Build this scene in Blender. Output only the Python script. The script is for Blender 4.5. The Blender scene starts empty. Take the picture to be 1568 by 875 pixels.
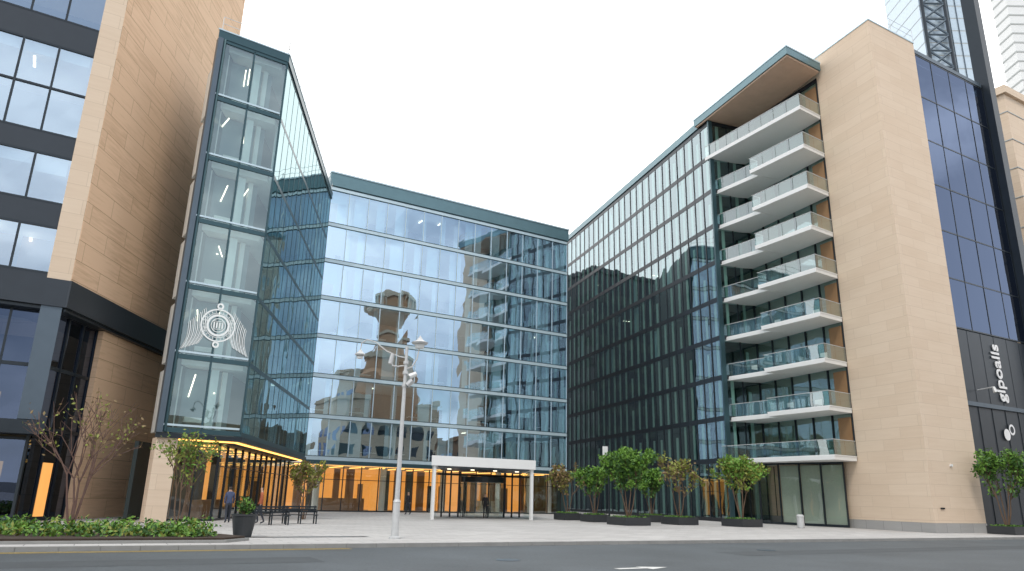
import bpy, math, random
from mathutils import Vector, Matrix
random.seed(7)
R=random.Random(11)
sc=bpy.context.scene
col=sc.collection

# ------------------------------------------------------------------ materials
def newmat(name):
    m=bpy.data.materials.new(name); m.use_nodes=True
    nt=m.node_tree
    for n in list(nt.nodes): nt.nodes.remove(n)
    out=nt.nodes.new('ShaderNodeOutputMaterial')
    return m,nt,out
def pbr(name,colr,rough=0.6,metal=0.0,var=0.12,scale=1.5,bump=0.0,emit=None,es=0.0,uv=False,spec=0.5,fine=0):
    m,nt,out=newmat(name)
    b=nt.nodes.new('ShaderNodeBsdfPrincipled')
    tc=nt.nodes.new('ShaderNodeTexCoord')
    nz=nt.nodes.new('ShaderNodeTexNoise'); nz.inputs['Scale'].default_value=scale; nz.inputs['Detail'].default_value=6
    nt.links.new(tc.outputs['UV' if uv else 'Object'],nz.inputs['Vector'])
    mx=nt.nodes.new('ShaderNodeMix'); mx.data_type='RGBA'
    c=colr
    mx.inputs[6].default_value=(c[0]*(1-var),c[1]*(1-var),c[2]*(1-var),1)
    mx.inputs[7].default_value=(min(1,c[0]*(1+var)),min(1,c[1]*(1+var)),min(1,c[2]*(1+var)),1)
    fac=nz.outputs['Fac']
    if fine:
        n2=nt.nodes.new('ShaderNodeTexNoise'); n2.inputs['Scale'].default_value=fine; n2.inputs['Detail'].default_value=3
        nt.links.new(tc.outputs['Object'],n2.inputs['Vector'])
        ma=nt.nodes.new('ShaderNodeMath'); ma.operation='MULTIPLY_ADD'; ma.inputs[1].default_value=.9
        mb=nt.nodes.new('ShaderNodeMath'); mb.operation='SUBTRACT'; mb.inputs[1].default_value=.45
        nt.links.new(n2.outputs['Fac'],ma.inputs[0]); nt.links.new(fac,ma.inputs[2]); nt.links.new(ma.outputs[0],mb.inputs[0]); fac=mb.outputs[0]
    nt.links.new(fac,mx.inputs[0])
    nt.links.new(mx.outputs[2],b.inputs['Base Color'])
    b.inputs['Roughness'].default_value=rough; b.inputs['Metallic'].default_value=metal
    b.inputs['Specular IOR Level'].default_value=spec
    if bump>0:
        bp=nt.nodes.new('ShaderNodeBump'); bp.inputs['Strength'].default_value=bump; bp.inputs['Distance'].default_value=0.03
        nt.links.new(nz.outputs['Fac'],bp.inputs['Height']); nt.links.new(bp.outputs['Normal'],b.inputs['Normal'])
    if emit:
        b.inputs['Emission Color'].default_value=(*emit,1); b.inputs['Emission Strength'].default_value=es
    nt.links.new(b.outputs[0],out.inputs[0])
    return m
def glass(name,tint=(0.6,0.75,0.78),refl=(0.8,0.92,1.0),lo=0.3,hi=0.95,bump=0.012,rough=0.0):
    m,nt,out=newmat(name)
    tr=nt.nodes.new('ShaderNodeBsdfTransparent'); tr.inputs[0].default_value=(*tint,1)
    gl=nt.nodes.new('ShaderNodeBsdfGlossy'); gl.inputs[0].default_value=(*refl,1); gl.inputs['Roughness'].default_value=rough
    lw=nt.nodes.new('ShaderNodeLayerWeight'); lw.inputs['Blend'].default_value=0.35
    mr=nt.nodes.new('ShaderNodeMapRange'); mr.inputs['To Min'].default_value=lo; mr.inputs['To Max'].default_value=hi
    nt.links.new(lw.outputs['Facing'],mr.inputs['Value'])
    tc=nt.nodes.new('ShaderNodeTexCoord')
    nz=nt.nodes.new('ShaderNodeTexNoise'); nz.inputs['Scale'].default_value=0.45; nz.inputs['Detail'].default_value=1
    nt.links.new(tc.outputs['Object'],nz.inputs['Vector'])
    bp=nt.nodes.new('ShaderNodeBump'); bp.inputs['Strength'].default_value=1.0; bp.inputs['Distance'].default_value=bump
    nt.links.new(nz.outputs['Fac'],bp.inputs['Height']); nt.links.new(bp.outputs['Normal'],gl.inputs['Normal'])
    mx=nt.nodes.new('ShaderNodeMixShader')
    nt.links.new(mr.outputs[0],mx.inputs[0]); nt.links.new(tr.outputs[0],mx.inputs[1]); nt.links.new(gl.outputs[0],mx.inputs[2])
    nt.links.new(mx.outputs[0],out.inputs[0])
    return m
def stone(name,c1,c2,bw=2.4,bh=0.8,vein=0.5,rough=0.75,joint=0.6,tilt=0.0,mort=.013):
    m,nt,out=newmat(name)
    b=nt.nodes.new('ShaderNodeBsdfPrincipled'); b.inputs['Roughness'].default_value=rough; b.inputs['Specular IOR Level'].default_value=0.3
    tc=nt.nodes.new('ShaderNodeTexCoord')
    br=nt.nodes.new('ShaderNodeTexBrick'); br.inputs['Scale'].default_value=1
    br.inputs['Brick Width'].default_value=bw; br.inputs['Row Height'].default_value=bh
    br.inputs['Mortar Size'].default_value=mort; br.inputs['Mortar Smooth'].default_value=0.2
    br.inputs['Color1'].default_value=(0,0,0,1); br.inputs['Color2'].default_value=(1,1,1,1); br.inputs['Mortar'].default_value=(.5,.5,.5,1)
    nt.links.new(tc.outputs['UV'],br.inputs['Vector'])
    mp=nt.nodes.new('ShaderNodeMapping'); mp.inputs['Scale'].default_value=(0.35,5.0,1); mp.inputs['Rotation'].default_value=(0,0,tilt)
    ad=nt.nodes.new('ShaderNodeVectorMath'); ad.operation='MULTIPLY_ADD'
    ad.inputs[1].default_value=(7,3,5)
    nt.links.new(br.outputs['Color'],ad.inputs[0]); nt.links.new(tc.outputs['UV'],mp.inputs[0]); nt.links.new(mp.outputs[0],ad.inputs[2])
    nz=nt.nodes.new('ShaderNodeTexNoise'); nz.inputs['Scale'].default_value=1.3; nz.inputs['Detail'].default_value=8; nz.inputs['Roughness'].default_value=0.65
    nt.links.new(ad.outputs[0],nz.inputs['Vector'])
    nb=nt.nodes.new('ShaderNodeTexNoise'); nb.inputs['Scale'].default_value=0.25; nb.inputs['Detail'].default_value=4
    nt.links.new(tc.outputs['UV'],nb.inputs['Vector'])
    s=nt.nodes.new('ShaderNodeMath'); s.operation='MULTIPLY_ADD'; s.inputs[1].default_value=vein
    bw_=nt.nodes.new('ShaderNodeRGBToBW'); nt.links.new(br.outputs['Color'],bw_.inputs[0])
    m2=nt.nodes.new('ShaderNodeMath'); m2.operation='MULTIPLY'; m2.inputs[1].default_value=0.22
    nt.links.new(bw_.outputs[0],m2.inputs[0])
    nt.links.new(nz.outputs['Fac'],s.inputs[0]); nt.links.new(m2.outputs[0],s.inputs[2])
    s2=nt.nodes.new('ShaderNodeMath'); s2.operation='MULTIPLY_ADD'; s2.inputs[1].default_value=0.4; 
    nt.links.new(nb.outputs['Fac'],s2.inputs[0]); nt.links.new(s.outputs[0],s2.inputs[2])
    mr=nt.nodes.new('ShaderNodeMapRange'); mr.inputs['From Min'].default_value=0.3; mr.inputs['From Max'].default_value=1.0
    nt.links.new(s2.outputs[0],mr.inputs[0])
    mx=nt.nodes.new('ShaderNodeMix'); mx.data_type='RGBA'; mx.inputs[6].default_value=(*c1,1); mx.inputs[7].default_value=(*c2,1)
    nt.links.new(mr.outputs[0],mx.inputs[0])
    mj=nt.nodes.new('ShaderNodeMix'); mj.data_type='RGBA'; mj.inputs[7].default_value=(c1[0]*joint,c1[1]*joint,c1[2]*joint,1)
    nt.links.new(mx.outputs[2],mj.inputs[6]); nt.links.new(br.outputs['Fac'],mj.inputs[0])
    nt.links.new(mj.outputs[2],b.inputs['Base Color'])
    nt.links.new(b.outputs[0],out.inputs[0])
    return m
def emis(name,c,s):
    m,nt,out=newmat(name); e=nt.nodes.new('ShaderNodeEmission'); e.inputs[0].default_value=(*c,1); e.inputs[1].default_value=s
    nt.links.new(e.outputs[0],out.inputs[0]); return m

M={}
M['stoneL']=stone('stone_tan',(0.42,0.255,0.14),(0.74,0.51,0.335),3.6,1.0,1.3,tilt=0.5,mort=.012,joint=.72)
M['stoneR']=stone('stone_cream',(0.61,0.475,0.35),(0.72,0.595,0.465),3.0,0.75,0.7,joint=0.85,mort=.010)
M['stoneG']=stone('stone_plinth',(0.30,0.30,0.29),(0.42,0.41,0.40),1.5,0.6,0.5)
M['paver']=stone('pavers',(0.36,0.35,0.34),(0.58,0.57,0.55),1.2,0.6,0.5,joint=0.5)
M['dark']=pbr('metal_dark',(0.022,0.03,0.038),0.35,0.4)
M['darkband']=pbr('metal_band_dark',(0.03,0.038,0.048),0.4,0.3)
M['bluegrey']=pbr('metal_bluegrey',(0.09,0.12,0.15),0.4,0.4)
M['teal']=pbr('metal_teal',(0.04,0.085,0.10),0.35,0.5)
M['tealb']=pbr('metal_teal_parapet',(0.12,0.21,0.24),0.35,0.4)
M['lightm']=pbr('metal_light',(0.50,0.62,0.68),0.4,0.3)
M['white']=pbr('white_paint',(0.72,0.73,0.72),0.45,0,var=.03)
M['offwhite']=pbr('interior_white',(0.74,0.77,0.75),0.7,0,var=.05)
M['blind']=pbr('blind',(0.76,0.83,0.82),0.8,0,var=.06)
M['core']=pbr('core_wall',(0.15,0.22,0.25),0.7,0,var=.3,scale=.3)
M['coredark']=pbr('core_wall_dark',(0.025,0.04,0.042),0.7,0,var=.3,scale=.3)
M['slab']=pbr('slab',(0.42,0.44,0.43),0.8)
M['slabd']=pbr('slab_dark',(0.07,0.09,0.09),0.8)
M['cream']=pbr('cream_fin',(0.84,0.84,0.70),0.6)
M['soffit']=pbr('soffit_tan',(0.54,0.38,0.28),0.6)
M['wood']=pbr('timber_panel',(0.30,0.17,0.08),0.5)
M['pot']=pbr('planter_dark',(0.03,0.034,0.038),0.5)
M['bark']=pbr('bark',(0.13,0.085,0.055),0.9,var=.3,scale=8,bump=.5)
M['barkr']=pbr('bark_reddish',(0.12,0.07,0.055),0.9,var=.3,scale=8)
M['soil']=pbr('soil',(0.045,0.03,0.022),1,var=.4,scale=6,bump=1)
M['grey']=pbr('galvanised',(0.52,0.53,0.53),0.5,0.2,var=.15,scale=6)
M['asphalt']=pbr('asphalt',(0.070,0.082,0.090),0.7,var=.45,scale=.3,bump=.1,fine=14)
M['asphaltp']=pbr('asphalt_patch',(0.055,0.064,0.070),0.75,var=.3,scale=.8,fine=14)
M['earth']=pbr('ground_far',(0.12,0.12,0.115),0.9)
M['kerb']=pbr('kerb_stone',(0.26,0.26,0.25),0.8,var=.25,scale=2)
M['linew']=pbr('paint_white',(0.6,0.6,0.58),0.6,var=.25,scale=5)
M['liney']=pbr('paint_yellow',(0.5,0.36,0.10),0.7,var=.3,scale=5)
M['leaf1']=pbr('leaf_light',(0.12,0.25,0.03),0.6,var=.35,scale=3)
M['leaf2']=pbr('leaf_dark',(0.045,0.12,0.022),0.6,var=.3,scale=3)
M['leafy']=pbr('leaf_yellow',(0.20,0.23,0.035),0.6,var=.3,scale=3)
M['leafr']=pbr('leaf_brown',(0.20,0.14,0.06),0.6,var=.3,scale=3)
M['brick']=stone('brick_brown',(0.30,0.17,0.10),(0.42,0.28,0.18),0.5,0.2,0.5)
M['ashlar']=stone('ashlar',(0.40,0.33,0.24),(0.52,0.44,0.33),1.2,0.5,0.5)
M['rust']=pbr('brown_tower',(0.36,0.20,0.10),0.7)
M['palewin']=pbr('tower_glazing',(0.50,0.60,0.68),0.2,0.1)
M['g_central']=glass('glass_blue',(0.62,0.80,0.86),(0.66,0.83,1.0),0.46,0.95)
M['g_tower']=glass('glass_clear',(0.72,0.84,0.83),(0.68,0.80,0.82),0.18,0.9)
M['g_wing']=glass('glass_green',(0.46,0.66,0.66),(0.52,0.62,0.66),0.10,1.0,bump=.02)
M['g_side']=glass('glass_green_dark',(0.20,0.36,0.37),(0.48,0.62,0.64),0.12,1.0,bump=.02)
M['g_lobby']=glass('glass_lobby',(0.85,0.85,0.80),(0.7,0.8,0.85),0.10,0.7)
M['g_dark']=glass('glass_dark',(0.10,0.13,0.17),(0.20,0.25,0.37),0.35,0.9)
M['g_left']=glass('glass_left',(0.65,0.74,0.78),(0.72,0.86,1.0),0.42,0.95)
M['g_rail']=glass('glass_rail',(0.72,0.84,0.82),(0.80,0.88,0.88),0.15,0.8)
M['g_frost']=pbr('glass_frosted',(0.46,0.55,0.50),0.15,0,var=.08,scale=.4)
M['lamp']=emis('ceiling_light',(1,0.86,0.66),4)
M['warm']=emis('warm_light',(1,0.50,0.12),3.2)
M['glowwall']=pbr('warm_glow_wall',(0.50,0.28,0.10),0.5,emit=(1,0.42,0.09),es=0.8,var=.5,scale=.6)  # surface glows by itself, standing in for warm interior lighting
M['text']=pbr('sign_white',(0.8,0.8,0.8),0.5)
M['logo']=pbr('mural_white',(0.8,0.83,0.82),0.6)

# ------------------------------------------------------------------ mesh builder
class MB:
    def __init__(s): s.v=[];s.f=[];s.m=[];s.mats=[]
    def mi(s,k):
        if k not in s.mats: s.mats.append(k)
        return s.mats.index(k)
    def quad(s,pts,k):
        i=len(s.v); s.v+= [tuple(p) for p in pts]; s.f.append(tuple(range(i,i+len(pts)))); s.m.append(s.mi(k))
    def hexa(s,b,t,k):
        i=len(s.v); n=len(b); s.v+=[tuple(p) for p in b]+[tuple(p) for p in t]; k=s.mi(k)
        s.f.append(tuple(range(i+n-1,i-1,-1))); s.m.append(k)
        s.f.append(tuple(range(i+n,i+2*n))); s.m.append(k)
        for j in range(n):
            a=(j+1)%n
            s.f.append((i+j,i+a,i+n+a,i+n+j)); s.m.append(k)
    def prism(s,poly,z0,z1,k):
        ar=sum(poly[i][0]*poly[(i+1)%len(poly)][1]-poly[(i+1)%len(poly)][0]*poly[i][1] for i in range(len(poly)))
        if ar<0: poly=poly[::-1]
        s.hexa([(p[0],p[1],z0) for p in poly],[(p[0],p[1],z1) for p in poly],k)
    def box(s,fr,a0,a1,n0,n1,z0,z1,k):
        O,t,n=fr
        P=[(O[0]+t[0]*a+n[0]*b,O[1]+t[1]*a+n[1]*b) for a,b in ((a0,n0),(a1,n0),(a1,n1),(a0,n1))]
        s.prism(P,z0,z1,k)
    def tube(s,p0,p1,r0,r1,k,n=7):
        p0=Vector(p0);p1=Vector(p1);d=(p1-p0)
        if d.length<1e-6:return
        d.normalize(); a=d.orthogonal().normalized(); b=d.cross(a)
        A=[p0+(a*math.cos(2*math.pi*i/n)+b*math.sin(2*math.pi*i/n))*r0 for i in range(n)]
        B=[p1+(a*math.cos(2*math.pi*i/n)+b*math.sin(2*math.pi*i/n))*r1 for i in range(n)]
        s.hexa(A,B,k)
    def lathe(s,c,prof,k,n=20):
        for i in range(len(prof)-1):
            (r0,z0),(r1,z1)=prof[i],prof[i+1]
            for j in range(n):
                a0=2*math.pi*j/n;a1=2*math.pi*(j+1)/n
                s.quad([(c[0]+r0*math.cos(a0),c[1]+r0*math.sin(a0),c[2]+z0),(c[0]+r0*math.cos(a1),c[1]+r0*math.sin(a1),c[2]+z0),
                        (c[0]+r1*math.cos(a1),c[1]+r1*math.sin(a1),c[2]+z1),(c[0]+r1*math.cos(a0),c[1]+r1*math.sin(a0),c[2]+z1)],k)
    def obj(s,name,parent=None,smooth=False):
        me=bpy.data.meshes.new(name); me.from_pydata(s.v,[],s.f)
        for k in s.mats: me.materials.append(M[k])
        me.polygons.foreach_set('material_index',s.m)
        uv=me.uv_layers.new(name='UVMap')
        for p in me.polygons:
            n=p.normal
            if abs(n.z)<0.6 and (n.x*n.x+n.y*n.y)>0:
                l=math.hypot(n.x,n.y); tx,ty=-n.y/l,n.x/l
                for li in p.loop_indices:
                    c=me.vertices[me.loops[li].vertex_index].co; uv.data[li].uv=(c.x*tx+c.y*ty,c.z)
            else:
                for li in p.loop_indices:
                    c=me.vertices[me.loops[li].vertex_index].co; uv.data[li].uv=(c.x*.872+c.y*.489,-c.x*.489+c.y*.872)
        if smooth:
            me.polygons.foreach_set('use_smooth',[True]*len(me.polygons))
        me.update()
        o=bpy.data.objects.new(name,me); col.objects.link(o)
        if parent: o.parent=parent
        return o
def empty(name):
    o=bpy.data.objects.new(name,None); col.objects.link(o); return o
def frame(P0,P1):
    dx,dy=P1[0]-P0[0],P1[1]-P0[1]; L=math.hypot(dx,dy); t=(dx/L,dy/L)
    return (P0,t,(t[1],-t[0])),L
def pt(fr,a,b): O,t,n=fr; return (O[0]+t[0]*a+n[0]*b,O[1]+t[1]*a+n[1]*b)
def inset(poly,d):
    ar=sum(poly[i][0]*poly[(i+1)%len(poly)][1]-poly[(i+1)%len(poly)][0]*poly[i][1] for i in range(len(poly)))
    if ar<0: poly=poly[::-1]
    n=len(poly);L=[]
    for i in range(n):
        a=Vector(poly[i]);b=Vector(poly[(i+1)%n]);t=(b-a).normalized();nn=Vector((-t.y,t.x)); L.append((a+nn*d,t))
    out=[]
    for i in range(n):
        a,t=L[i-1];b,u=L[i]
        den=t.x*u.y-t.y*u.x
        k=((b.x-a.x)*u.y-(b.y-a.y)*u.x)/den
        out.append((a.x+t.x*k,a.y+t.y*k))
    return out

def facade(par,P0,P1,zs,nb,gl,mull,band,bandh=0.3,mw=0.07,md=0.12,blinds=0.0,blindmat='blind',fins=None,lights=0,tran=None,jit=0.004,tag='',bandproud=0.06,roll=0,shadow_line=False):
    fr,L=frame(P0,P1); w=L/nb
    G=MB();F=MB();I=MB()
    for i in range(nb):
        for j in range(len(zs)-1):
            z0,z1=zs[j],zs[j+1]-bandh*0.5
            z0+=bandh*0.5
            q=[]
            for a,z in ((i*w,z0),((i+1)*w,z0),((i+1)*w,z1),(i*w,z1)):
                x,y=pt(fr,a,R.uniform(-jit,jit)); q.append((x,y,z))
            G.quad(q,gl)
            if blinds and R.random()<blinds:
                bw=R.choice([0.2,0.3,0.45,0.6])*w; a0=i*w+R.choice([0.06,w-bw-0.06])
                I.box(fr,a0,a0+bw,-0.42,-0.38,z0,z1,blindmat)
            if roll and R.random()<roll:
                I.box(fr,i*w+.07,(i+1)*w-.07,-0.30,-0.28,z1-(z1-z0)*R.choice([.25,.35,.6]),z1,blindmat)
            if fins and R.random()<.93: 
                I.box(fr,i*w+w*0.36,i*w+w*0.36+fins*R.uniform(.8,1.1),-0.16,-0.10,z0,z1-(0 if R.random()<.8 else .9),'cream')
            if tran:
                F.box(fr,i*w,(i+1)*w,-0.03,md*0.7,z0+(z1-z0)*tran,z0+(z1-z0)*tran+0.05,mull)
            if lights and R.random()<lights:
                n0=R.uniform(-2.2,-1.2); a=i*w+0.3*w
                I.box(fr,a,a+0.12,n0-.8,n0,z1-0.25,z1-0.2,'lamp')
    for i in range(nb+1):
        F.box(fr,i*w-mw/2,i*w+mw/2,-0.05,md,zs[0],zs[-1],mull)
    for j in range(len(zs)):
        F.box(fr,-0.03,L+0.03,-0.06,bandproud,zs[j]-bandh/2,zs[j]+bandh/2,band)
        if shadow_line:  # dark strips draw a shadow line along both band edges
            F.box(fr,-0.03,L+0.03,-0.05,bandproud+.02,zs[j]+bandh/2,zs[j]+bandh/2+.05,'teal')
            F.box(fr,-0.03,L+0.03,-0.05,bandproud+.02,zs[j]-bandh/2-.05,zs[j]-bandh/2,'teal')
    G.obj(tag+'glazing',par);F.obj(tag+'mullions',par)
    if I.v: I.obj(tag+'interior',par)
    return fr,L
def floors(par,poly,zs,coreinset,core='core',tag='',slab='offwhite',th=0.3,ins=0.35):
    S=MB(); p=inset(poly,ins)
    for z in zs: S.prism(p,z-th,z,slab)
    c=inset(poly,coreinset)
    for a,b in zip(zs[:-1],zs[1:]): S.prism(c,a+.004,b-th-.004,core)
    S.obj(tag+'floor_slabs',par)
def roof_rail(par,pts,z,h=1.0,step=2.0,tag='roof_railing'):
    B=MB()
    for a,b in zip(pts[:-1],pts[1:]):
        fr,L=frame(a,b); n=max(1,int(L/step))
        for i in range(n+1):
            x,y=pt(fr,L*i/n,0); B.tube((x,y,z),(x,y,z+h),0.022,0.022,'grey',4)
        for hh in (h,h*.5):
            B.tube((*a,z+hh),(*b,z+hh),0.018,0.018,'grey',4)
    B.obj(tag,par)

# ------------------------------------------------------------------ plan
T=(0.868,0.496)
P1=(-16.95,61.5); P2=(5.92,75.1)
TL=(-17.3,36.5); TR=(-14.1,38.8); E=(-16.4,60.0)
C=(-20.9,33.0); Fs=(-21.4,47.8)
W0=(3.3,110.0); W1=(18.2,61.2)
SE=(25.3,53.6); SC=(27.3,48.2); SR=(32.4,51.1)

# ------------------------------------------------------------------ central office building
cb=empty('glass_office_building')
zc=[4.3,7.75,11.2,14.65,18.1,21.55,25.0,28.5]
frc,Lc=frame(P1,P2)
facade(cb,P1,P2,zc,14,'g_central','lightm','lightm',0.30,0.06,0.05,blinds=0.85,lights=0.06,tag='upper_',jit=.007,roll=.12,shadow_line=True)
X=MB()
X.box(frc,-0.1,Lc+0.15,-0.3,0.16,28.75,30.0,'tealb')
X.box(frc,-0.12,Lc+0.2,-0.35,0.24,30.0,30.14,'lightm')
X.box(frc,0,Lc,-16,-0.35,29.6,29.9,'slab')
X.box(frc,Lc,Lc+0.3,-16,-0.36,0,29.98,'teal')
X.box(frc,-3,Lc,-16.3,-16,0,29.9,'dark')
X.box(frc,-0.05,Lc+0.1,-0.2,0.2,3.85,4.08,'teal')
X.obj('frame_and_roof',cb)
polyc=[P1,P2,pt(frc,Lc,-16),pt(frc,0,-16)]
floors(cb,polyc,[4.1]+zc[1:],6,tag='upper_')
X=MB()
for z in zc[:-1]:
    for i in range(7):
        a=i*3.7+R.uniform(.5,2.5); X.box(frc,a,a+1.4,-2.2,-1.5,z+.7,z+.75,'offwhite'); X.box(frc,a+.1,a+.15,-2.2,-1.5,z,z+.7,'dark'); X.box(frc,a+.4,a+.9,-1.75,-1.7,z+.8,z+1.15,'dark')
    for i in range(5):
        x,y=pt(frc,2.6+i*5.55,-1.3); X.tube((x,y,z),(x,y,z+3.3),.25,.25,'offwhite',10)
X.obj('upper_furniture',cb)
roof_rail(cb,[P1,P2],30.14,1.0)
facade(cb,pt(frc,-1,-1.0),pt(frc,Lc,-1.0),[0.05,3.85],17,'g_lobby','dark','dark',0.14,0.06,0.08,tag='lobby_',tran=0.68)
L_=MB()
L_.box(frc,-1,Lc,-9.2,-9,0,3.8,'glowwall')
L_.box(frc,-1,Lc,-9,0.0,0.0,0.02,'slab')
for i in range(22):
    a=i*1.2
    L_.box(frc,a,a+R.uniform(.3,.8),-6.5,-6.3,0.02,R.choice([3.7,3.7,2.4]),R.choice(['wood','coredark','glowwall','wood','bluegrey']))
for i in range(14): L_.box(frc,i*1.9+.2,i*1.9+.3,-5.5,-1.6,3.72,3.78,'warm')
L_.box(frc,-0.5,Lc,-0.6,-0.45,3.78,3.83,'warm')
for i in range(5):
    x,y=pt(frc,2+i*6,-2.2); L_.tube((x,y,0),(x,y,3.85),0.28,0.28,'offwhite',16)
L_.box(frc,3,7,-4.6,-3.9,.02,1.1,'wood');L_.box(frc,19,21,-4.6,-3.9,.02,1.1,'offwhite')
L_.obj('lobby_interior',cb)

# ------------------------------------------------------------------ right wing + balconies + stone
rb=empty('stone_and_glass_building')
zr=[4.9+3.45*i for i in range(10)]
facade(rb,W0,W1,[0.1]+zr,34,'g_wing','dark','dark',0.42,0.11,0.05,fins=0.34,blinds=0.08,lights=0.03,tag='wing_',bandproud=.03,jit=.006)
frw,Lw=frame(W0,W1)
X=MB()
X.box(frw,0,Lw,-0.3,0.15,36.2,36.9,'tealb')
X.box(frw,0,Lw,-14,-0.3,36.3,36.6,'slab')
X.box(frw,Lw-.1,Lw+0.1,-0.3,0.10,0,36.9,'teal')
X.box(frw,-0.3,0,-14,0,0,36.5,'dark')
X.obj('wing_frame',rb)
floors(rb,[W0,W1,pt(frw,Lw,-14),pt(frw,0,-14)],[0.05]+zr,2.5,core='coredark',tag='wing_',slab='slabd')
roof_rail(rb,[W0,W1],36.9,1.1)
N0=(21.7,62.4)
facade(rb,(W1[0]+.15,W1[1]+.02),N0,[0.1]+zr,2,'g_wing','dark','dark',0.35,0.08,0.05,fins=.3,tag='wing_end_')
facade(rb,N0,SE,zr,5,'g_wing','dark','dark',0.35,0.08,0.1,blinds=0.4,tag='recess_')
G0=(20.2,59.8)
facade(rb,G0,(24.6,54.4),[0.1,4.55],4,'g_lobby','dark','dark',0.15,0.08,0.1,tag='ground_')
X=MB(); frn,Ln=frame(N0,SE)
for z in zr[:-1]:
    X.box(frn,Ln-1.3,Ln-0.1,0.02,0.1,z+0.2,z+2.9,'wood')
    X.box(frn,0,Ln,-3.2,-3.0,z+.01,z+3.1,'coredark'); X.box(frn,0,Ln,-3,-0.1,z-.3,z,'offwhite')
frg,Lg=frame(G0,(24.6,54.4))
for k in range(3): X.box(frg,Lg-(k+1)*1.72+.03,Lg-k*1.72-.04,-.12,-.06,0.2,4.4,'g_frost')
X.box(frg,-.5,Lg,-3.2,-3,0,4.5,'coredark')
X.obj('recess_panels',rb)
B=MB();Rl=MB()
NF=Vector((22.9,51.9));FF=Vector((17.8,61.6));nin=Vector((.88,.44))
M_=NF+(FF-NF)*0.52
def rail(a,b,z):
    fr,L=frame(tuple(a),tuple(b))
    n=max(1,round(L/1.4)); w=L/n
    for i in range(n):
        q=[(*pt(fr,i*w+.02,0),z+.06),(*pt(fr,(i+1)*w-.02,0),z+.06),(*pt(fr,(i+1)*w-.02,0),z+1.12),(*pt(fr,i*w+.02,0),z+1.12)]
        Rl.quad(q,'g_rail')
    Rl.box(fr,0,L,-.025,.025,z+1.12,z+1.16,'grey')
    Rl.box(fr,0,L,-.02,.03,z+.0,z+.07,'white')
back0=Vector((25.25,53.5));back1=Vector((21.75,62.2))
for i in range(9):
    z=zr[i]
    if i in (0,8):
        B.prism([tuple(NF),tuple(back0),tuple(back1),tuple(FF)],z-.28,z,'white')
        rail(FF+nin*.08,NF+nin*.08,z); rail(NF+nin*.08,back0-nin*.0,z)
    else:
        mid=back0+(back1-back0)*.52
        B.prism([tuple(NF),tuple(back0),tuple(mid),tuple(M_)],z-.28,z,'white')
        Mi=M_+nin*0.95;Fi=FF+nin*0.6
        B.prism([tuple(Mi),tuple(mid),tuple(back1),tuple(Fi)],z-.283,z-.003,'white')
        rail(M_+nin*.08,NF+nin*.08,z); rail(NF+nin*.08,back0,z); rail(Fi+nin*.08,Mi+nin*.08,z); rail(Mi,M_,z)
B.obj('balcony_slabs',rb);Rl.obj('balcony_railings',rb)
X=MB(); rnf=random.Random(9)
for i in range(1,8):
    for q in range(2):
        u=rnf.uniform(.15,.85); c=NF.lerp(FF,u)+nin*rnf.uniform(1.6,2.0); fr=((c.x,c.y),(-.47,.88),(.88,.47)); z=zr[i]
        X.box(fr,-.3,.3,-.3,.3,z+.42,z+.46,'dark'); 
        for sx in (-.26,.26):
            for sy in (-.26,.26): X.box(fr,sx-.02,sx+.02,sy-.02,sy+.02,z,z+.42,'dark')
        X.box(fr,-.3,.3,.27,.3,z+.46,z+.9,'offwhite')
X.obj('balcony_chairs',rb)
X=MB()
cn=[(21.7,50.6),(25.2,52.8),(21.9,63.6),(17.4,62.7)]
X.prism(cn,36.2,36.35,'soffit');X.prism(inset(cn,-0.12),36.35,37.0,'tealb');X.prism(inset(cn,-.16),37.0,37.14,'lightm')
X.obj('roof_canopy',rb)
roof_rail(rb,[cn[3],cn[0],cn[1]],37.14,1.0,tag='canopy_railing')
X=MB()
bk=(-.496*14,.868*14)
stp=[SE,SC,SR,(SR[0]+bk[0],SR[1]+bk[1]),(SE[0]+bk[0]+2.2,SE[1]+bk[1]+1)]
X.prism(stp,0.6,38.0,'stoneR')
X.prism(inset(stp,-0.03),0,0.6,'stoneG')
X.prism(inset(stp,-.05),38.0,38.12,'lightm')
X.obj('stone_walls',rb)
roof_rail(rb,[SE,SC,SR],38.12,1.1,tag='parapet_railing')
DR=(SR[0]+T[0]*10.3,SR[1]+T[1]*10.3)
frd,Ld=frame(SR,DR)
S0=pt(frd,0.03,-0.25);S1=pt(frd,Ld,-.25)
zd=[14.3,18.1,21.9,25.7,29.5,33.4,37.3]
facade(rb,S0,S1,zd,4,'g_dark','dark','dark',0.10,0.05,0.03,tag='side_',jit=.006,bandproud=.02)
X=MB()
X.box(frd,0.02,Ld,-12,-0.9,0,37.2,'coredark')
X.box(frd,0.02,Ld,-1,-0.2,37.4,37.75,'bluegrey')
X.box(frd,0.02,Ld,-.88,-0.28,8.9,14.2,'darkband')
X.box(frd,0.02,Ld,-.88,-0.3,0,8.6,'darkband')
X.box(frd,0.02,Ld,-.88,-0.16,8.6,8.9,'bluegrey')
for i in range(1,6): X.box(frd,i*1.8-.02,i*1.8+.02,-.3,-.262,0,14.2,'dark')
X.box(frd,Ld+0.1,Ld+1.0,-.7,0.4,0,66,'dark')
X.obj('side_walls',rb)
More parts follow.
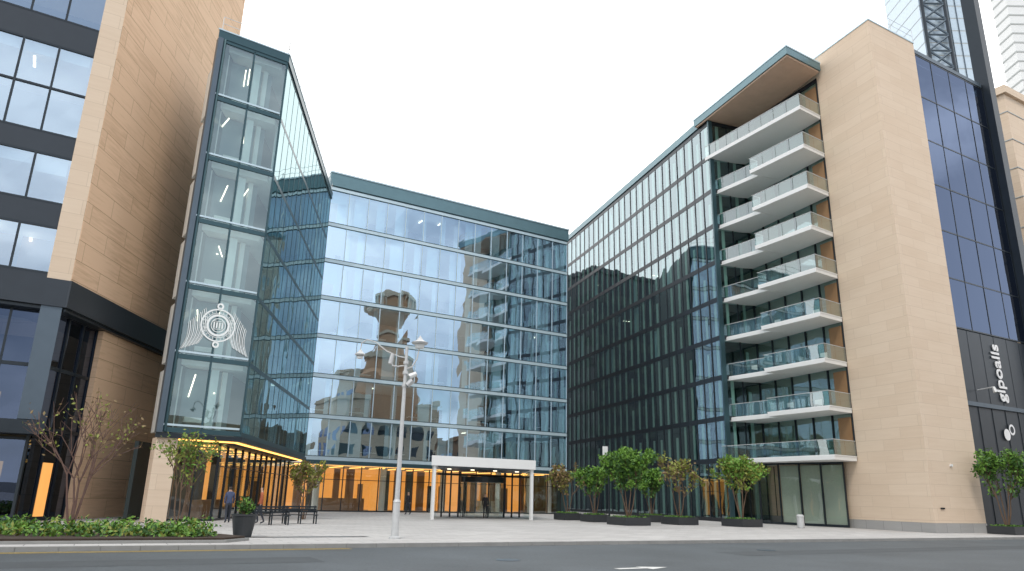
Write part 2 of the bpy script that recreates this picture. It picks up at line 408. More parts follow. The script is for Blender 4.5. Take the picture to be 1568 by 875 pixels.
def textobj(name,s,size,fr,a,b,z,mat,vert=True,parent=None):
    cu=bpy.data.curves.new(name,'FONT'); cu.body=s; cu.size=size; cu.extrude=0.03; cu.align_x='CENTER'; cu.align_y='CENTER'
    cu.offset=.012*size
    cu.materials.append(M[mat]); o=bpy.data.objects.new(name,cu); col.objects.link(o)
    O,t,n=fr; p=pt(fr,a,b); n3=Vector((n[0],n[1],0)); up=Vector((0,0,1)); t3=Vector((t[0],t[1],0))
    if vert: xa=up; ya=-t3
    else: xa=t3; ya=up
    o.matrix_world=Matrix(((xa.x,ya.x,n3.x,p[0]),(xa.y,ya.y,n3.y,p[1]),(xa.z,ya.z,n3.z,z),(0,0,0,1)))
    if parent: o.parent=parent
    return o
sg=empty('building_sign')
textobj('lettering','glpoalls',1.5,frd,5.2,-0.2,11.4,'text',True,sg)
X=MB()
def disc(mb,fr,a,b,z,r0,r1,k,n=28,a0=0,a1=2*math.pi,sx=1):
    for i in range(n):
        c0,c1=a0+(a1-a0)*i/n,a0+(a1-a0)*(i+1)/n
        q=[]
        for r,c in ((r0,c0),(r1,c0),(r1,c1),(r0,c1)):
            q.append((*pt(fr,a+sx*r*math.cos(c),b),z+r*math.sin(c)))
        mb.quad(q,k)
disc(X,frd,5.0,-.2,6.8,0.0,.42,'text');disc(X,frd,5.75,-.19,7.2,0.25,.40,'text')
X.obj('emblem',sg)
textobj('plaque_text','ENTRY',0.14,frame(SC,SR)[0],1.0,0.045,1.5,'dark',False,sg)
frq=frame(SC,SR)[0]
X=MB(); X.box(frq,2.5,2.7,0.0,.12,4.2,4.35,'white'); X.obj('wall_sensor',rb)

# ------------------------------------------------------------------ left tower wing
lt=empty('glass_tower_building')
zt=[4.4+3.72*i for i in range(7)]
frt,Lt=frame(TL,TR); frs,Ls=frame(TR,E)
facade(lt,TL,TR,zt,2,'g_tower','teal','teal',0.24,0.09,0.06,tag='front_',shadow_line=False)
facade(lt,TR,E,zt,15,'g_side','teal','teal',0.24,0.06,0.012,fins=0.16,blinds=0.15,lights=0.0,tag='side_',bandproud=.01)
TLb=(TL[0]-2.2,TL[1]+21.5)
floors(lt,[TL,TR,E,TLb],zt,1.3,core='coredark',tag='',th=.35)
X=MB()
for z in zt[:-1]:
    X.box(frt,0.25,0.75,-3.6,-0.6,z+.01,z+3.3,'offwhite')
    X.box(frt,0.9,3.5,-1.28,-1.25,z+.01,z+3.3,'core')
    X.box(frt,2.9,3.15,-1.2,-.95,z+.01,z+3.3,'offwhite')
    X.box(frt,2.2,2.6,-.6,-.55,z+.2,z+3.3,'blind')
    X.box(frt,0.1,Lt-.1,-.02,.075,z+.2,z+.3,'lightm')
    for q in range(2):
        a=R.uniform(1.1,2.9); s_=R.uniform(-.4,.4)
        p0=(*pt(frt,a,-.5),z+R.uniform(2.0,3.2)); p1=(*pt(frt,a+s_*.6,-1.2),z+R.uniform(1.7,3.2)); X.tube(p0,p1,.035,.035,'lamp',4)
    X.box(frt,1.2,2.4,-1.1,-.7,z+.5,z+.75,'offwhite')
X.obj('front_interior',lt)
X=MB()
pt4=[TL,TR,E,TLb]
X.prism(inset(pt4,-0.10),26.8,27.3,'teal');X.prism(inset(pt4,-.13),27.3,27.38,'lightm')
X.prism(inset(pt4,-.10),4.0,4.25,'dark')
for fr,L in ((frt,Lt),(frs,Ls)): X.box(fr,0.2,L-.2,-.30,-.15,3.93,3.99,'warm')
X.box(frt,-0.16,0.12,-0.3,0.16,4.25,26.8,'bluegrey')
fl,Ll=frame(TLb,TL); X.box(fl,0,Ll-.02,-.3,0,4.3,26.8,'teal')
X.obj('frame',lt)
roof_rail(lt,[TL,TR,E],27.38,.9)
X=MB()
X.box(frt,-0.05,0.95,-1.1,-0.1,0,4.0,'stoneR')
X.obj('stone_pier',lt)
l0=pt(frt,1.2,-1.4)
l1=(pt(frs,0.9,-1.2));l2=pt(frs,Ls,-1.2)
facade(lt,l0,l1,[0.05,3.95],2,'g_lobby','dark','dark',0.12,0.07,0.08,tag='lobby_front_')
facade(lt,l1,l2,[0.05,3.95],12,'g_lobby','dark','dark',0.12,0.07,0.08,tag='lobby_side_',tran=.7)
X=MB()
X.box(frs,0,Ls,-5.2,-5,0,3.9,'coredark')
for i in range(6):
    X.box(frs,1+i*3.2,1.25+i*3.2,-3.6,-3.4,0,3.9,R.choice(['wood','glowwall']))
    X.box(frs,1.4+i*3.2,1.5+i*3.2,-3.9,-1.6,3.80,3.88,'warm')
X.box(frs,3,9,-3,-2.4,0,1.0,'wood')
X.obj('lobby_interior',lt)
X=MB()
zc0=zt[1]+1.85; ac=Lt*.52
for r0,r1 in ((.34,.38),(.48,.60),(.64,.67),(.82,.90)): disc(X,frt,ac,0.082,zc0,r0,r1,'logo',36)
for i in range(4): X.box(frt,ac-.25+i*.14,ac-.17+i*.14,.077,.087,zc0-.16,zc0+.16,'logo')
X.box(frt,ac-.3,ac+.3,.077,.085,zc0+.2,zc0+.23,'logo');X.box(frt,ac-.3,ac+.3,.077,.085,zc0-.23,zc0-.2,'logo')
for i in range(24):
    a=2*math.pi*i/24; ca,sa=math.cos(a),math.sin(a); q=[]
    for r,w in ((.69,.016),(.80,.016)):
        for s in (1,-1): q.append((*pt(frt,ac+r*ca-s*w*sa,0.082),zc0+r*sa+s*w*ca))
    X.quad([q[0],q[1],q[3],q[2]],'logo')
disc(X,frt,ac,.082,zc0+1.04,.08,.18,'logo',20);disc(X,frt,ac,.082,zc0-1.04,.08,.18,'logo',20)
for s in (-1,1):
    for k in range(11):
        prev=None
        hw=.022 if k%2 else .012
        for i in range(13):
            u=i/12
            aa=ac+s*(.74+.075*k-.25*math.sin(u*2.6)*(1-k*.06)+.28*u*u)
            zz=zc0+.85-.09*k-u*(1.95-.05*k)
            if prev:
                q=[(*pt(frt,prev[0]-hw,.081),prev[1]),(*pt(frt,prev[0]+hw,.081),prev[1]),(*pt(frt,aa+hw,.081),zz),(*pt(frt,aa-hw,.081),zz)]
                if 0.05<aa<Lt-.05: X.quad(q,'logo')
            prev=(aa,zz)
X.obj('crest_mural',lt)

# ------------------------------------------------------------------ left stone building
ls=empty('stone_office_building')
frS,LS=frame(C,Fs)
tS=(.842,.539)
FL=(C[0]-tS[0]*24,C[1]-tS[1]*24)
frF,LF=frame(FL,C)
X=MB()
X.box(frS,0,LS,-0.6,0,10.9,41,'stoneL')
X.box(frF,LF-1.0,LF-.03,-0.55,0.0,10.9,41,'stoneR')
X.box(frS,LS-.02,LS+.4,-18,-0.02,0,41,'stoneL')
X.box(frF,0,LF-.5,-18,-0.6,40.2,40.8,'slab')
X.box(frS,-0.1,LS,-0.5,0.08,9.6,10.9,'darkband')
X.box(frF,0,LF+.02,-0.5,0.08,9.6,10.897,'darkband')
X.box(frS,0,LS,-3.0,-.1,9.45,9.6,'dark')
X.box(frF,0,LF,-3.0,-.1,9.44,9.59,'dark')
X.box(frS,4.3,LS,-0.9,-0.35,0,9.44,'stoneL')
X.obj('walls',ls)
segs=[(11.15,13.4),(14.6,17.0),(18.1,22.8),(24.3,28.6),(29.9,34),(35.2,39.5)]
a_end=LF-1.0
G=MB();F_=MB();I=MB()
nbF=15;w=1.5
prev=10.9
for (z0,z1) in segs:
    F_.box(frF,0,a_end,-.3,-.06,prev,z0,'darkband'); 
    prev=z1
    for i in range(nbF):
        a1=a_end-i*w;a0=a1-w
        parts=[(z0,z1)] if z1-z0<3 else [(z0,(z0+z1)/2),((z0+z1)/2,z1)]
        for (q0,q1) in parts:
            G.quad([(*pt(frF,a,-.12+R.uniform(-.004,.004)),z) for a,z in ((a0,q0),(a1,q0),(a1,q1),(a0,q1))],'g_left')
            F_.box(frF,a0,a1,-.16,-.05,q0-.05,q0+.05,'dark')
        F_.box(frF,a0-.05,a0+.05,-.17,-.045,z0,z1,'dark')
        if R.random()<.35 or z0<12:
            n0=R.uniform(-2,-1); I.box(frF,a0+.4,a0+.52,n0-1.2,n0,z1-.2,z1-.15,'lamp')
        if z0>12: I.box(frF,a0+.1,a1-.1,-.33,-.3,z1-R.choice([.3,.6,.9]),z1,'blind')
        else: I.box(frF,a0+.1,a1-.1,-2.6,-2.5,z0,z1,'wood')
    F_.box(frF,0,a_end,-.16,-.05,z1-.05,z1+.05,'dark')
    I.box(frF,0,a_end,-7,-.31,z0-1.1,z0-.7,'offwhite')
F_.box(frF,0,a_end,-.3,-.06,prev,41,'darkband')
I.box(frF,0,a_end,-7.2,-7,11,40,'core')
G.obj('upper_glazing',ls);F_.obj('window_frames',ls);I.obj('upper_interior',ls)
facade(ls,pt(frF,LF-13.5,-.7),pt(frF,LF-.2,-.7),[4.1,6.9,9.5],7,'g_dark','dark','dark',0.16,.1,.08,tag='lower_')
facade(ls,pt(frS,0.3,-.7),pt(frS,4.3,-.7),[0.1,4.1,6.9,9.5],3,'g_dark','dark','dark',0.16,.1,.08,tag='return_')
facade(ls,pt(frF,LF-13.5,-1.0),pt(frF,LF-.4,-1.0),[0.05,3.6],9,'g_dark','dark','dark',0.12,.07,.08,tag='shop_')
X=MB()
for a in (LF-1.0,LF-7.2,LF-13.4): X.box(frF,a,a+.85,-.62,0.0,4.4,9.6,'bluegrey')
X.box(frF,LF-14,LF+.1,-1.2,0.35,3.75,4.35,'dark')
X.box(frF,LF-14,LF-.3,-6,-5.8,0,9,'coredark')
for a in (LF-3.5,LF-7): X.box(frF,a,a+1.6,-3,-2.9,5.0,5.8,'warm')
X.box(frF,LF-1.9,LF-1.2,-2.0,-1.9,0.2,2.6,'warm')
X.box(frS,1.7,2.5,-.66,-.6,0.2,2.6,'glowwall')
X.obj('lower_details',ls)

# ------------------------------------------------------------------ entrance canopy + revolving door
ec=empty('entrance_canopy')
A0=(-5.0,50.4);A1=(1.9,54.2)
fe,Le=frame(A0,A1)
dv=(-.5,8.3)
def sk4(i0,i1,j0,j1):
    # parallelogram plan: along the front edge i, back along dv j (fractions)
    f=lambda i,j:(A0[0]+(A1[0]-A0[0])*i+dv[0]*j,A0[1]+(A1[1]-A0[1])*i+dv[1]*j)
    return [f(i0,j0),f(i1,j0),f(i1,j1),f(i0,j1)]
X=MB()
X.prism(sk4(-.02,1.02,-.02,1),3.5,4.15,'white')
X.box(fe,0,.2,-.2,0,0,3.5,'white');X.box(fe,Le-.2,Le,-.2,0,0,3.5,'white')
X.prism(sk4(.04,.96,.04,.98),3.43,3.495,'bluegrey')
for k in range(4): X.prism(sk4(.12+k*.24,.16+k*.24,.4,.45),3.40,3.425,'lamp')
X.obj('frame',ec)
G=MB()
for i in (.99,.01):
    q=sk4(i,i,.05,.9); G.quad([(*q[0],0),(*q[3],0),(*q[3],3.4),(*q[0],3.4)],'g_rail' if i>.5 else 'g_lobby')
G.obj('glass_screens',ec)
X=MB();q=sk4(.5,.5,0,.8);cx,cy=q[3]
for i in range(20):
    a0=2*math.pi*i/20;a1=2*math.pi*(i+1)/20
    X.quad([(cx+1.7*math.cos(a),cy+1.7*math.sin(a),z) for a,z in ((a0,0.05),(a1,0.05),(a1,2.6),(a0,2.6))],'g_lobby')
    if i%4==0: X.tube((cx+1.7*math.cos(a0),cy+1.7*math.sin(a0),0),(cx+1.7*math.cos(a0),cy+1.7*math.sin(a0),2.6),.04,.04,'dark',5)
X.lathe((cx,cy,0),[(0,2.6),(1.85,2.6),(1.85,3.0),(0,3.0)],'dark',24)
fd=((cx,cy),fe[1],fe[2])
for s in (-1,1):
    for k in range(3):
        a=s*(2.0+k*.7) ; X.box(fd,a-.04,a+.04,-.1,.05,0,3.38,'dark')
X.box(fd,-Le/2+.1,Le/2-.1,-.1,.04,3.05,3.2,'dark')
X.obj('revolving_door',ec)

# ------------------------------------------------------------------ ground
def sheet(name,poly,z,k):
    b=MB(); b.quad([(p[0],p[1],z) for p in poly],k); return b.obj(name)
sheet('ground',[(-1500,-1500),(1500,-1500),(1500,1500),(-1500,1500)],-0.13,'earth')
D_=(.872,.489);Pn=(.489,-.872);K0=(0,27.9)
def kp(k,p): return (K0[0]+D_[0]*k+Pn[0]*p,K0[1]+D_[1]*k+Pn[1]*p)
sheet('road',[kp(-400,.1),kp(-400,23),kp(400,23),kp(400,.1)],-0.12,'asphalt')
b=MB(); b.prism([kp(-300,-.0),kp(300,0),kp(300,-220),kp(-300,-220)],-.125,0,'paver'); b.obj('pavement')
b=MB()
for i in range(-80,120):
    b.prism([kp(i*1.0+.005,.2),kp(i*1.0+.995,.2),kp(i*1.0+.995,0.004),kp(i*1.0+.005,0.004)],-.125,.006,'kerb')
b.obj('kerb')
b=MB(); b.prism([kp(-300,23),kp(300,23),kp(300,60),kp(-300,60)],-.125,0,'paver'); b.obj('pavement')
b=MB()
for p in (.45,.7): b.quad([(*kp(-200,p),-.112),(*kp(-200,p+.1),-.112),(*kp(-6,p+.1),-.112),(*kp(-6,p),-.112)],'liney')
for k in range(-12,20):
    b.quad([(*kp(k*6,7.5),-.112),(*kp(k*6,7.62),-.112),(*kp(k*6+2.6,7.62),-.112),(*kp(k*6+2.6,7.5),-.112)],'linew') if k>4 or k<-9 else None
def arrow(k,p,s=1,z=-.112):
    pts=[(0,-.12),(0,.12),(.9,.12),(.9,.36),(1.7,0),(.9,-.36),(.9,-.12)]
    b.quad([(*kp(k+s*x,p+y),z) for x,y in pts],'linew')
arrow(-1.5,8.5,1);arrow(-.6,10.2,1)
b.obj('road_markings')
b=MB(); b.quad([(*kp(-4,-3.4),.004),(*kp(-4,-3.9),.004),(*kp(-11,-3.9),.004),(*kp(-11,-3.4),.004)],'dark'); b.obj('drain_grate')
b=MB()
for k,p,r in ((-3,5.5,.35),(9,4,.35),(14,13,.35)):
    c=kp(k,p); b.lathe((c[0],c[1],-.112),[(0,.0),(r,.0)],'bluegrey',20)
b.obj('manhole_covers')
b=MB(); b.quad([(*kp(-30,3.2),-.116),(*kp(-8,3.3),-.116),(*kp(-8,4.9),-.116),(*kp(-30,4.6),-.116)][::-1],'asphaltp')
b.quad([(*kp(6,6),-.116),(*kp(6,4.4),-.116),(*kp(40,4.0),-.116),(*kp(40,5.6),-.116)][::-1],'asphaltp'); b.obj('road_patches')

# ------------------------------------------------------------------ vegetation
def rv(rn): 
    while True:
        v=Vector((rn.uniform(-1,1),rn.uniform(-1,1),rn.uniform(-1,1)))
        if .05<v.length<1: return v
def leafquad(mb,c,s,k,rn):
    a=rv(rn).normalized()*s; b_=a.orthogonal().normalized(); b_.rotate(Matrix.Rotation(rn.uniform(0,6.28),3,a.normalized())); b_*=s*.55
    mb.quad([c-a,c-b_*.9+a*.1,c+a,c+b_],k)
def tree(x,y,h,cw,seed,leaves=('leaf1','leaf2'),nl=26,z=0,bark='bark',stems=4,leafs=.13,bare=.3,name='tree'):
    rn=random.Random(seed); W=MB();Lf=MB(); root=empty(name)
    tips=[]
    def grow(p,d,l,r,dep):
        q=p+d*l; mid=p+d*l*.5+rv(rn)*l*.05
        W.tube(p,mid,r,r*.85,bark,5);W.tube(mid,q,r*.85,r*.65,bark,5)
        if dep<=2: tips.append((mid,dep)); 
        tips.append((q,dep))
        if dep==0: return
        for i in range(3):
            nd=(d+rv(rn)*.75+Vector((0,0,.12))).normalized()
            grow(q,nd,l*rn.uniform(.55,.8),r*.6,dep-1)
    H=h-z
    for i in range(stems):
        a=6.28*i/stems+rn.uniform(-.4,.4); sp=cw*.16/max(.5,H*.45)
        d=Vector((math.cos(a)*sp,math.sin(a)*sp,1)).normalized()
        grow(Vector((x+math.cos(a)*.08,y+math.sin(a)*.08,z)),d,H*rn.uniform(.34,.42),.045*H/4.5,3)
    cz=z+H*.68
    for q,dep in tips:
        if dep>2: continue
        e=Vector(((q.x-x)/(cw*.5),(q.y-y)/(cw*.5),(q.z-cz)/(H*.36)))
        if rn.random()<bare: continue
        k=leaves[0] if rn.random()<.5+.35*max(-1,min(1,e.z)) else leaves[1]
        for j in range(nl):
            c=q+rv(rn)*.30*(H/4.5)
            kk=k if rn.random()<.8 else rn.choice(leaves)
            leafquad(Lf,c,leafs*rn.uniform(.6,1.2),kk,rn)
    W.obj('trunk_and_branches',root);Lf.obj('foliage',root)
    return root
def planter(x,y,w=1.7,h=.5):
    o=MB(); fr=((x,y),T,(T[1],-T[0]))
    for a0,a1,n0,n1 in ((-w/2,w/2,-w/2,-w/2+.07),(-w/2,w/2,w/2-.07,w/2),(-w/2,-w/2+.07,-w/2+.07,w/2-.07),(w/2-.07,w/2,-w/2+.07,w/2-.07)):
        o.box(fr,a0,a1,n0,n1,0.02,h,'pot')
    o.box(fr,-w/2+.07,w/2-.07,-w/2+.07,w/2-.07,0.02,h-.08,'soil')
    rn=random.Random(x)
    for i in range(260):
        px,py=pt(fr,rn.uniform(-w/2+.1,w/2-.1),rn.uniform(-w/2+.1,w/2-.1)); leafquad(o,Vector((px,py,h-.02+rn.uniform(0,.1))),.07,rn.choice(['leaf2','leaf1']),rn)
    o.obj('planter_box')
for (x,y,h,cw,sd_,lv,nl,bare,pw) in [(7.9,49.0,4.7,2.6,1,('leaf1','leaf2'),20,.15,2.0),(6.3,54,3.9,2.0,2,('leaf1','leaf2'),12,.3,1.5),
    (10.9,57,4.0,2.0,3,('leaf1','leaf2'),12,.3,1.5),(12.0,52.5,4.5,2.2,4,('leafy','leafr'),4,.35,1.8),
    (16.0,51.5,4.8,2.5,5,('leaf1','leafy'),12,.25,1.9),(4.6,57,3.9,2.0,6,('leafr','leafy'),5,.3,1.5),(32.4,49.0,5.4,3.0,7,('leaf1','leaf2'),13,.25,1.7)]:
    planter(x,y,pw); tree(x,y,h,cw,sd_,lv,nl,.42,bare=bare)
tree(-17.1,30.0,5.0,2.6,21,('leafy','leafr'),1,0,'barkr',5,.09,.4)
tree(-13.8,32.0,4.0,1.7,22,('leafy','leaf1'),5,0,'bark',4,.09,.35)
tree(-12.0,45.0,3.3,1.5,23,('leafy','leafr'),5,0,'bark',4,.12,.3)
bed=[(-60,-1.5),(-9.6,-1.0),(-8.8,-1.9),(-9.6,-3.9),(-18,-6.8),(-60,-7.0)]
bp_=[kp(a,b_) for a,b_ in bed]
o=MB(); o.prism(bp_,0.0,.14,'soil'); o.prism(inset(bp_,-.12),0.004,.08,'kerb'); o.obj('planting_bed')
o=MB(); rn=random.Random(5)
for i in range(1150):
    a=rn.uniform(-34,-9.8); lim=-3.8 if a>-12 else -6.3
    b_=rn.uniform(lim,-1.8 if a<-12 else -1.5)
    if rn.random()<.12: continue
    hh=.16+.38*(.5+.5*math.sin(a*1.7)*math.cos(b_*2.1))*rn.uniform(.6,1.3)
    x,y=kp(a,b_)
    k='leaf1' if rn.random()<.6 else 'leaf2'
    for j in range(16):
        leafquad(o,Vector((x+rn.gauss(0,.16),y+rn.gauss(0,.16),.14+rn.uniform(0,hh))),.075*rn.uniform(.7,1.3),k if rn.random()<.8 else 'leafy',rn)
o.obj('ground_cover_planting')

# ------------------------------------------------------------------ street furniture
sl=empty('street_lamp')
x,y=-4.1,28.2
X=MB()
X.tube((x,y,0),(x,y,1.3),.145,.135,'grey',14);X.tube((x,y,1.3),(x,y,1.4),.15,.10,'grey',14);X.tube((x,y,1.4),(x,y,7.2),.095,.06,'grey',12)
X.lathe((x,y,0),[(.22,0),(.22,.06),(.15,.1)],'grey',14)
for zz in (5.6,6.1,6.5): X.tube((x,y,zz),(x,y,zz+.12),.105,.105,'grey',12)
X.obj('post',sl)
X=MB()
def curve_arm(pts,r):
    for a,b_ in zip(pts[:-1],pts[1:]): X.tube((x+a[0],y,a[1]),(x+b_[0],y,b_[1]),r,r,'grey',6)
curve_arm([(0,6.3),(.25,6.4),(.42,6.7),(.5,7.2)],.03)
curve_arm([(0,6.75),(-.3,6.8),(-.8,7.0),(-1.25,7.35),(-1.6,7.45),(-1.8,7.3),(-1.83,7.05)],.024)
curve_arm([(0,6.45),(-.3,6.40),(-.52,6.42),(-.58,6.6)],.028)
curve_arm([(0,6.1),(.32,6.05)],.035)
X.obj('arms',sl)
X=MB()
X.lathe((x+.5,y,7.2),[(.05,0),(.10,.05),(.30,.12),(.33,.17),(.16,.25),(.07,.36),(.02,.44),(0,.46)],'grey',18)
X.lathe((x+.5,y,7.12),[(0,0),(.16,.03),(.2,.16)],'white',16)
X.lathe((x-1.83,y,6.72),[(.05,0),(.08,.04),(.20,.09),(.21,.13),(.12,.20),(.05,.30),(0,.34)],'grey',18)
X.lathe((x-1.83,y,6.66),[(0,0),(.11,.02),(.13,.10)],'white',16)
X.tube((x-.62,y,6.5),(x-.54,y,6.9),.09,.09,'grey',8)
X.tube((x+.2,y-.1,6.0),(x+.46,y-.1,6.12),.11,.09,'white',8)
X.tube((x+.12,y-.1,5.65),(x+.32,y-.1,5.85),.1,.12,'grey',8)
X.obj('lanterns',sl)
bn=empty('banner_pole'); X=MB(); x,y=7.0,51.5
X.tube((x,y,0),(x,y,5.2),.07,.05,'dark',10); X.lathe((x,y,0),[(.16,0),(.16,.1),(.08,.14)],'dark'); X.obj('pole',bn)
X=MB(); fr=((x,y),T,(T[1],-T[0])); X.box(fr,-.5,-.07,-.015,.015,3.7,5.1,'white'); X.box(fr,-.5,0,-.02,.02,5.1,5.14,'dark');X.box(fr,-.5,0,-.02,.02,3.65,3.69,'dark'); X.obj('banner',bn)
pp=empty('potted_shrub'); X=MB(); x,y=-9.3,27.0
X.lathe((x,y,0),[(0,0),(.30,0),(.42,.70),(.45,.72),(.45,.78),(.39,.78),(.38,.70),(0,.70)],'pot',24); X.obj('pot',pp,True)
X=MB(); rn=random.Random(3)
for i in range(22):
    a=rn.uniform(0,6.28); d=Vector((math.cos(a)*.25,math.sin(a)*.25,rn.uniform(.25,.6)))
    X.tube((x,y,.7),Vector((x,y,.7))+d,.012,.006,'bark',4)
    for j in range(16): leafquad(X,Vector((x,y,.7))+d*rn.uniform(.4,1.05)+rv(rn)*.1,.07,rn.choice(['leaf2','leaf1','leaf2']),rn)
X.obj('shrub',pp)
def bench(x,y,t=T):
    e=empty('park_bench'); fr=((x,y),t,(t[1],-t[0])); X=MB()
    for i in range(4): X.box(fr,-.9,.9,-.2+i*.12,-.11+i*.12,.43,.46,'dark')
    X.obj('seat',e); X=MB()
    for i in range(3): X.box(fr,-.9,.9,-.27,-.24,.55+i*.12,.63+i*.12,'dark')
    X.obj('backrest',e); X=MB()
    for a in (-.8,0,.8):
        X.box(fr,a-.03,a+.03,-.27,-.21,0,.9,'dark');X.box(fr,a-.03,a+.03,.2,.25,0,.43,'dark');X.box(fr,a-.03,a+.03,-.21,.2,.39,.43,'dark')
        X.box(fr,a-.03,a+.03,-.22,.25,.64,.67,'dark');X.box(fr,a-.025,a+.025,.2,.24,.46,.64,'dark')
    X.obj('frame',e)
bench(-11.4,36.8);bench(-10.6,39.0)
def bin_(x,y):
    e=empty('litter_bin');X=MB();X.lathe((x,y,0),[(0,0),(.22,0),(.24,.05),(.24,.7),(.26,.72),(.26,.8),(.16,.88),(.13,.88),(.13,.8),(0,.8)],'grey',18);X.obj('body',e)
bin_(20.0,51.5)
wl=empty('wall_lamp');X=MB();p=pt(frd,1.9,-.2)
X.tube((*p,9.8),(*pt(frd,1.9,.9),9.9),.04,.04,'grey',6);X.tube((*pt(frd,1.9,.9),9.9),(*pt(frd,1.9,1.0),9.5),.1,.16,'grey',8);X.obj('arm',wl)

# ------------------------------------------------------------------ people
def person(x,y,ang,top,leg,name='pedestrian'):
    me=bpy.data.meshes.new('p'); st=.12
    V=[(0,0,.95),(0,.0,1.15),(0,0,1.38),(0,.01,1.52),(0,.02,1.64),(0,.02,1.74),
       (.17,0,1.40),(.22,.02,1.14),(.21,.14,.92),(-.17,0,1.40),(-.22,-.02,1.14),(-.20,.02,.86),
       (.09,0,.88),(.10,st+.03,.5),(.10,st-.05,.08),(.11,st+.13,.03),(-.09,0,.88),(-.10,-st*.4,.5),(-.10,-st-.1,.1),(-.11,-st+.08,.03)]
    Ed=[(0,1),(1,2),(2,3),(3,4),(4,5),(2,6),(6,7),(7,8),(2,9),(9,10),(10,11),(0,12),(12,13),(13,14),(14,15),(0,16),(16,17),(17,18),(18,19)]
    rad=[.14,.13,.15,.055,.095,.07,.065,.045,.03,.065,.045,.03,.09,.06,.045,.035,.09,.06,.045,.035]
    me.from_pydata(V,Ed,[]); o=bpy.data.objects.new('tmp',me); col.objects.link(o)
    m=o.modifiers.new('s','SKIN')
    for i,r in enumerate(rad): me.skin_vertices[0].data[i].radius=(r,r*.8 if i<3 else r)
    me.skin_vertices[0].data[0].use_root=True
    s=o.modifiers.new('ss','SUBSURF'); s.levels=2; s.render_levels=2
    dg=bpy.context.evaluated_depsgraph_get(); ev=bpy.data.meshes.new_from_object(o.evaluated_get(dg))
    bpy.data.objects.remove(o)
    ev.materials.clear()
    for mm in (top,leg,sk,hair): ev.materials.append(mm)
    for p in ev.polygons:
        c=p.center; p.use_smooth=True
        if c.z>1.5: p.material_index=3 if (c.z>1.7 or c.y<0.0 and c.z>1.58) else 2
        elif c.z<.93 and abs(c.x)<.17: p.material_index=1
        elif (c.z<.93): p.material_index=2
        else: p.material_index=0
    ev.transform(Matrix.Translation((x,y,0.01))@Matrix.Rotation(ang,4,'Z'))
    e=bpy.data.objects.new(name,ev); col.objects.link(e)
sk=pbr('skin',(0.45,0.28,0.2),.5);hair=pbr('hair',(.03,.02,.015),.6)
d1=pbr('coat_black',(.02,.02,.024),.8);d2=pbr('coat_blue',(.05,.07,.14),.8);d3=pbr('shirt_rust',(.35,.10,.05),.8);d4=pbr('trousers',(.03,.035,.05),.8)
person(-7.9,60.6,2.6,d1,d4);person(-13.9,37.9,.5,d2,d4);person(-12.3,37.9,1.9,d3,d4);person(-1.6,56.5,3.3,d1,d1)

# ------------------------------------------------------------------ background towers
def bandtower(name,P,t,w,dp,h,z0,body,win,step=3.6,wh=1.6,cols=0):
    e=empty(name); fr=(P,t,(t[1],-t[0])); X=MB()
    X.box(fr,0,w,-dp,0,0,h,body); X.box(fr,-.3,w+.3,-dp-.3,.3,h,h+.8,body); X.obj('walls',e)
    X=MB(); z=z0
    while z+wh<h-1:
        if cols:
            cw=w/cols
            for i in range(cols): X.box(fr,i*cw+cw*.2,i*cw+cw*.8,-1,.02,z,z+wh,win)
            nd=max(1,int(dp/cw)); cw=dp/nd
            for i in range(nd):
                X.box(fr,-.02,w+.02,-dp+i*cw+cw*.2,-dp+i*cw+cw*.8,z,z+wh,win)
        else:
            X.box(fr,-.05,w+.05,-dp-.05,.05,z,z+wh,win)
        z+=step
    X.obj('windows',e); return e
bandtower('beige_tower_building',(48.2,63.0),T,16,10,41,6,'stoneR','slab',3.0,.10)
bandtower('striped_tower_building',(74.2,93),(1,0),25,3,95,6,'white','slab',1.6,.25)
sk_=bandtower('glass_skyscraper',(98,150),(1,0),14.5,14,150,4,'slab','palewin',3.5,3.2)
X=MB()
for i in range(26):
    z=40+i*4.4
    X.tube((98,149,z),(103.5,149,z+4.4),.26,.26,'bluegrey',5);X.tube((103.5,149,z),(98,149,z+4.4),.26,.26,'bluegrey',5);X.tube((98,149,z),(103.5,149,z),.26,.26,'bluegrey',5)
for a in (98,103.5): X.tube((a,149,40),(a,149,168),.4,.4,'dark',5)
for i in range(5): X.tube((104.8+i*1.9,149.8,30),(104.8+i*1.9,149.8,150),.12,.12,'bluegrey',5)
X.obj('lattice',sk_)
bandtower('unseen_reflection_block',(-62,108),(1,0),54,30,38,4,'darkband','slabd',3.6,1.6,18)  # unseen block added to darken what the right wing's glass reflects

# ------------------------------------------------------------------ buildings across the street (seen in reflections)
def ctx(name,k,p,w,dp,h,body,win='g_dark'):
    P=kp(k+w,p); t=(-D_[0],-D_[1]); return bandtower(name,P,t,w,dp,h,4.5,body,win,3.8,2.1,max(2,int(w/3)))
ctx('stone_civic_building',31,36,20,16,19,'ashlar')
ctx('stone_civic_building',34,42,13,10,25,'ashlar')
ctx('brick_building',57,34,14,14,13,'brick')
ctx('brick_building',74,34,16,14,19,'brick')
ctx('stone_terrace_building',-8,40,34,14,9,'ashlar')
ctx('brick_building',-60,36,34,14,15,'brick')
ctx('stone_civic_building',105,34,50,14,20,'ashlar')
wt=empty('water_tower'); X=MB(); c=kp(41.0,40)
X.lathe((*c,0),[(6.5,15),(6.5,24),(5.2,25),(5.0,28),(3.4,29),(2.7,31),(2.5,35),(3.4,36.5),(4.4,37.5),(4.5,41.5),(3.9,42),(0,42.6)],'rust',24)
X.obj('shaft',wt); X=MB()
for i in range(14):
    a=6.283*i/14; X.tube((c[0]+4.55*math.cos(a),c[1]+4.55*math.sin(a),37.6),(c[0]+4.55*math.cos(a),c[1]+4.55*math.sin(a),41.5),.25,.25,'ashlar',5)
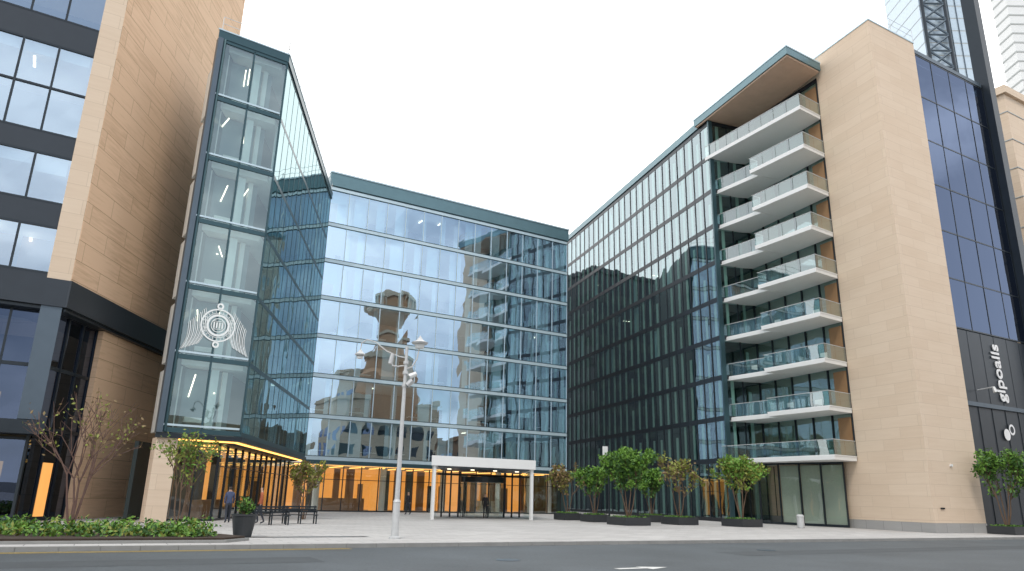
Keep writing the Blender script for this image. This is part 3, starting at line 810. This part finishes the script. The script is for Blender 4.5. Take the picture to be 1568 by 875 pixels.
X.lathe((*c,0),[(4.9,40.9),(4.9,41.7),(4.4,41.8)],'ashlar',24);X.lathe((*c,0),[(5.3,27.6),(5.4,28.3),(4,28.5)],'ashlar',24);X.lathe((*c,0),[(2.9,33),(2.9,33.6),(2.5,33.6)],'ashlar',24)
X.obj('ribs',wt)

# ------------------------------------------------------------------ world / light / camera
w=bpy.data.worlds.new('World'); sc.world=w; w.use_nodes=True; nt=w.node_tree
for n in list(nt.nodes): nt.nodes.remove(n)
out=nt.nodes.new('ShaderNodeOutputWorld'); bg=nt.nodes.new('ShaderNodeBackground'); bg.inputs[1].default_value=0.12
sky=nt.nodes.new('ShaderNodeTexSky'); sky.sky_type='NISHITA'; sky.sun_disc=False
sd=Vector((-.16,-.62,.72)).normalized()
sky.sun_elevation=math.asin(sd.z); sky.sun_rotation=math.atan2(sd.x,sd.y)
tc=nt.nodes.new('ShaderNodeTexCoord'); sep=nt.nodes.new('ShaderNodeSeparateXYZ'); nt.links.new(tc.outputs['Generated'],sep.inputs[0])
nz=nt.nodes.new('ShaderNodeTexNoise'); nz.inputs['Scale'].default_value=2.6; nz.inputs['Detail'].default_value=7
mp=nt.nodes.new('ShaderNodeMapping'); mp.inputs['Scale'].default_value=(1,1,2.5); nt.links.new(tc.outputs['Generated'],mp.inputs[0]); nt.links.new(mp.outputs[0],nz.inputs['Vector'])
a=nt.nodes.new('ShaderNodeMapRange'); a.inputs['From Min'].default_value=-.5; a.inputs['From Max'].default_value=.45; a.inputs['To Min'].default_value=0; a.inputs['To Max'].default_value=1.0
nt.links.new(sep.outputs['Y'],a.inputs[0])
nm=nt.nodes.new('ShaderNodeMapRange'); nm.inputs['From Min'].default_value=.40; nm.inputs['From Max'].default_value=.62; nm.inputs['To Min'].default_value=.25; nm.inputs['To Max'].default_value=1.0
nt.links.new(nz.outputs['Fac'],nm.inputs[0])
mxf=nt.nodes.new('ShaderNodeMath'); mxf.operation='MAXIMUM'; nt.links.new(a.outputs[0],mxf.inputs[0]); nt.links.new(nm.outputs[0],mxf.inputs[1])
wc=nt.nodes.new('ShaderNodeMix'); wc.data_type='RGBA'; wc.inputs[6].default_value=(14.0,14.7,15.6,1); wc.inputs[7].default_value=(19.5,19.4,19.2,1); nt.links.new(a.outputs[0],wc.inputs[0])
mix=nt.nodes.new('ShaderNodeMix'); mix.data_type='RGBA'; nt.links.new(wc.outputs[2],mix.inputs[7])
nt.links.new(mxf.outputs[0],mix.inputs[0]); nt.links.new(sky.outputs[0],mix.inputs[6]); nt.links.new(mix.outputs[2],bg.inputs[0]); nt.links.new(bg.outputs[0],out.inputs[0])
sun=bpy.data.lights.new('sun','SUN'); sun.energy=1.5; sun.angle=math.radians(14); sun.color=(1,.93,.83)
so=bpy.data.objects.new('sun',sun); col.objects.link(so); so.rotation_euler=sd.to_track_quat('Z','Y').to_euler()
cam=bpy.data.cameras.new('camera'); co=bpy.data.objects.new('camera',cam); col.objects.link(co); sc.camera=co
cam.sensor_width=36; cam.lens=25.4; cam.clip_end=5000
co.matrix_world=Matrix.Translation((0,0,1.6))@Matrix.Rotation(math.radians(90+16.27),4,'X')@Matrix.Rotation(math.radians(1.4),4,'Z')
sc.view_settings.view_transform='Standard'; sc.view_settings.look='None'; sc.view_settings.exposure=0
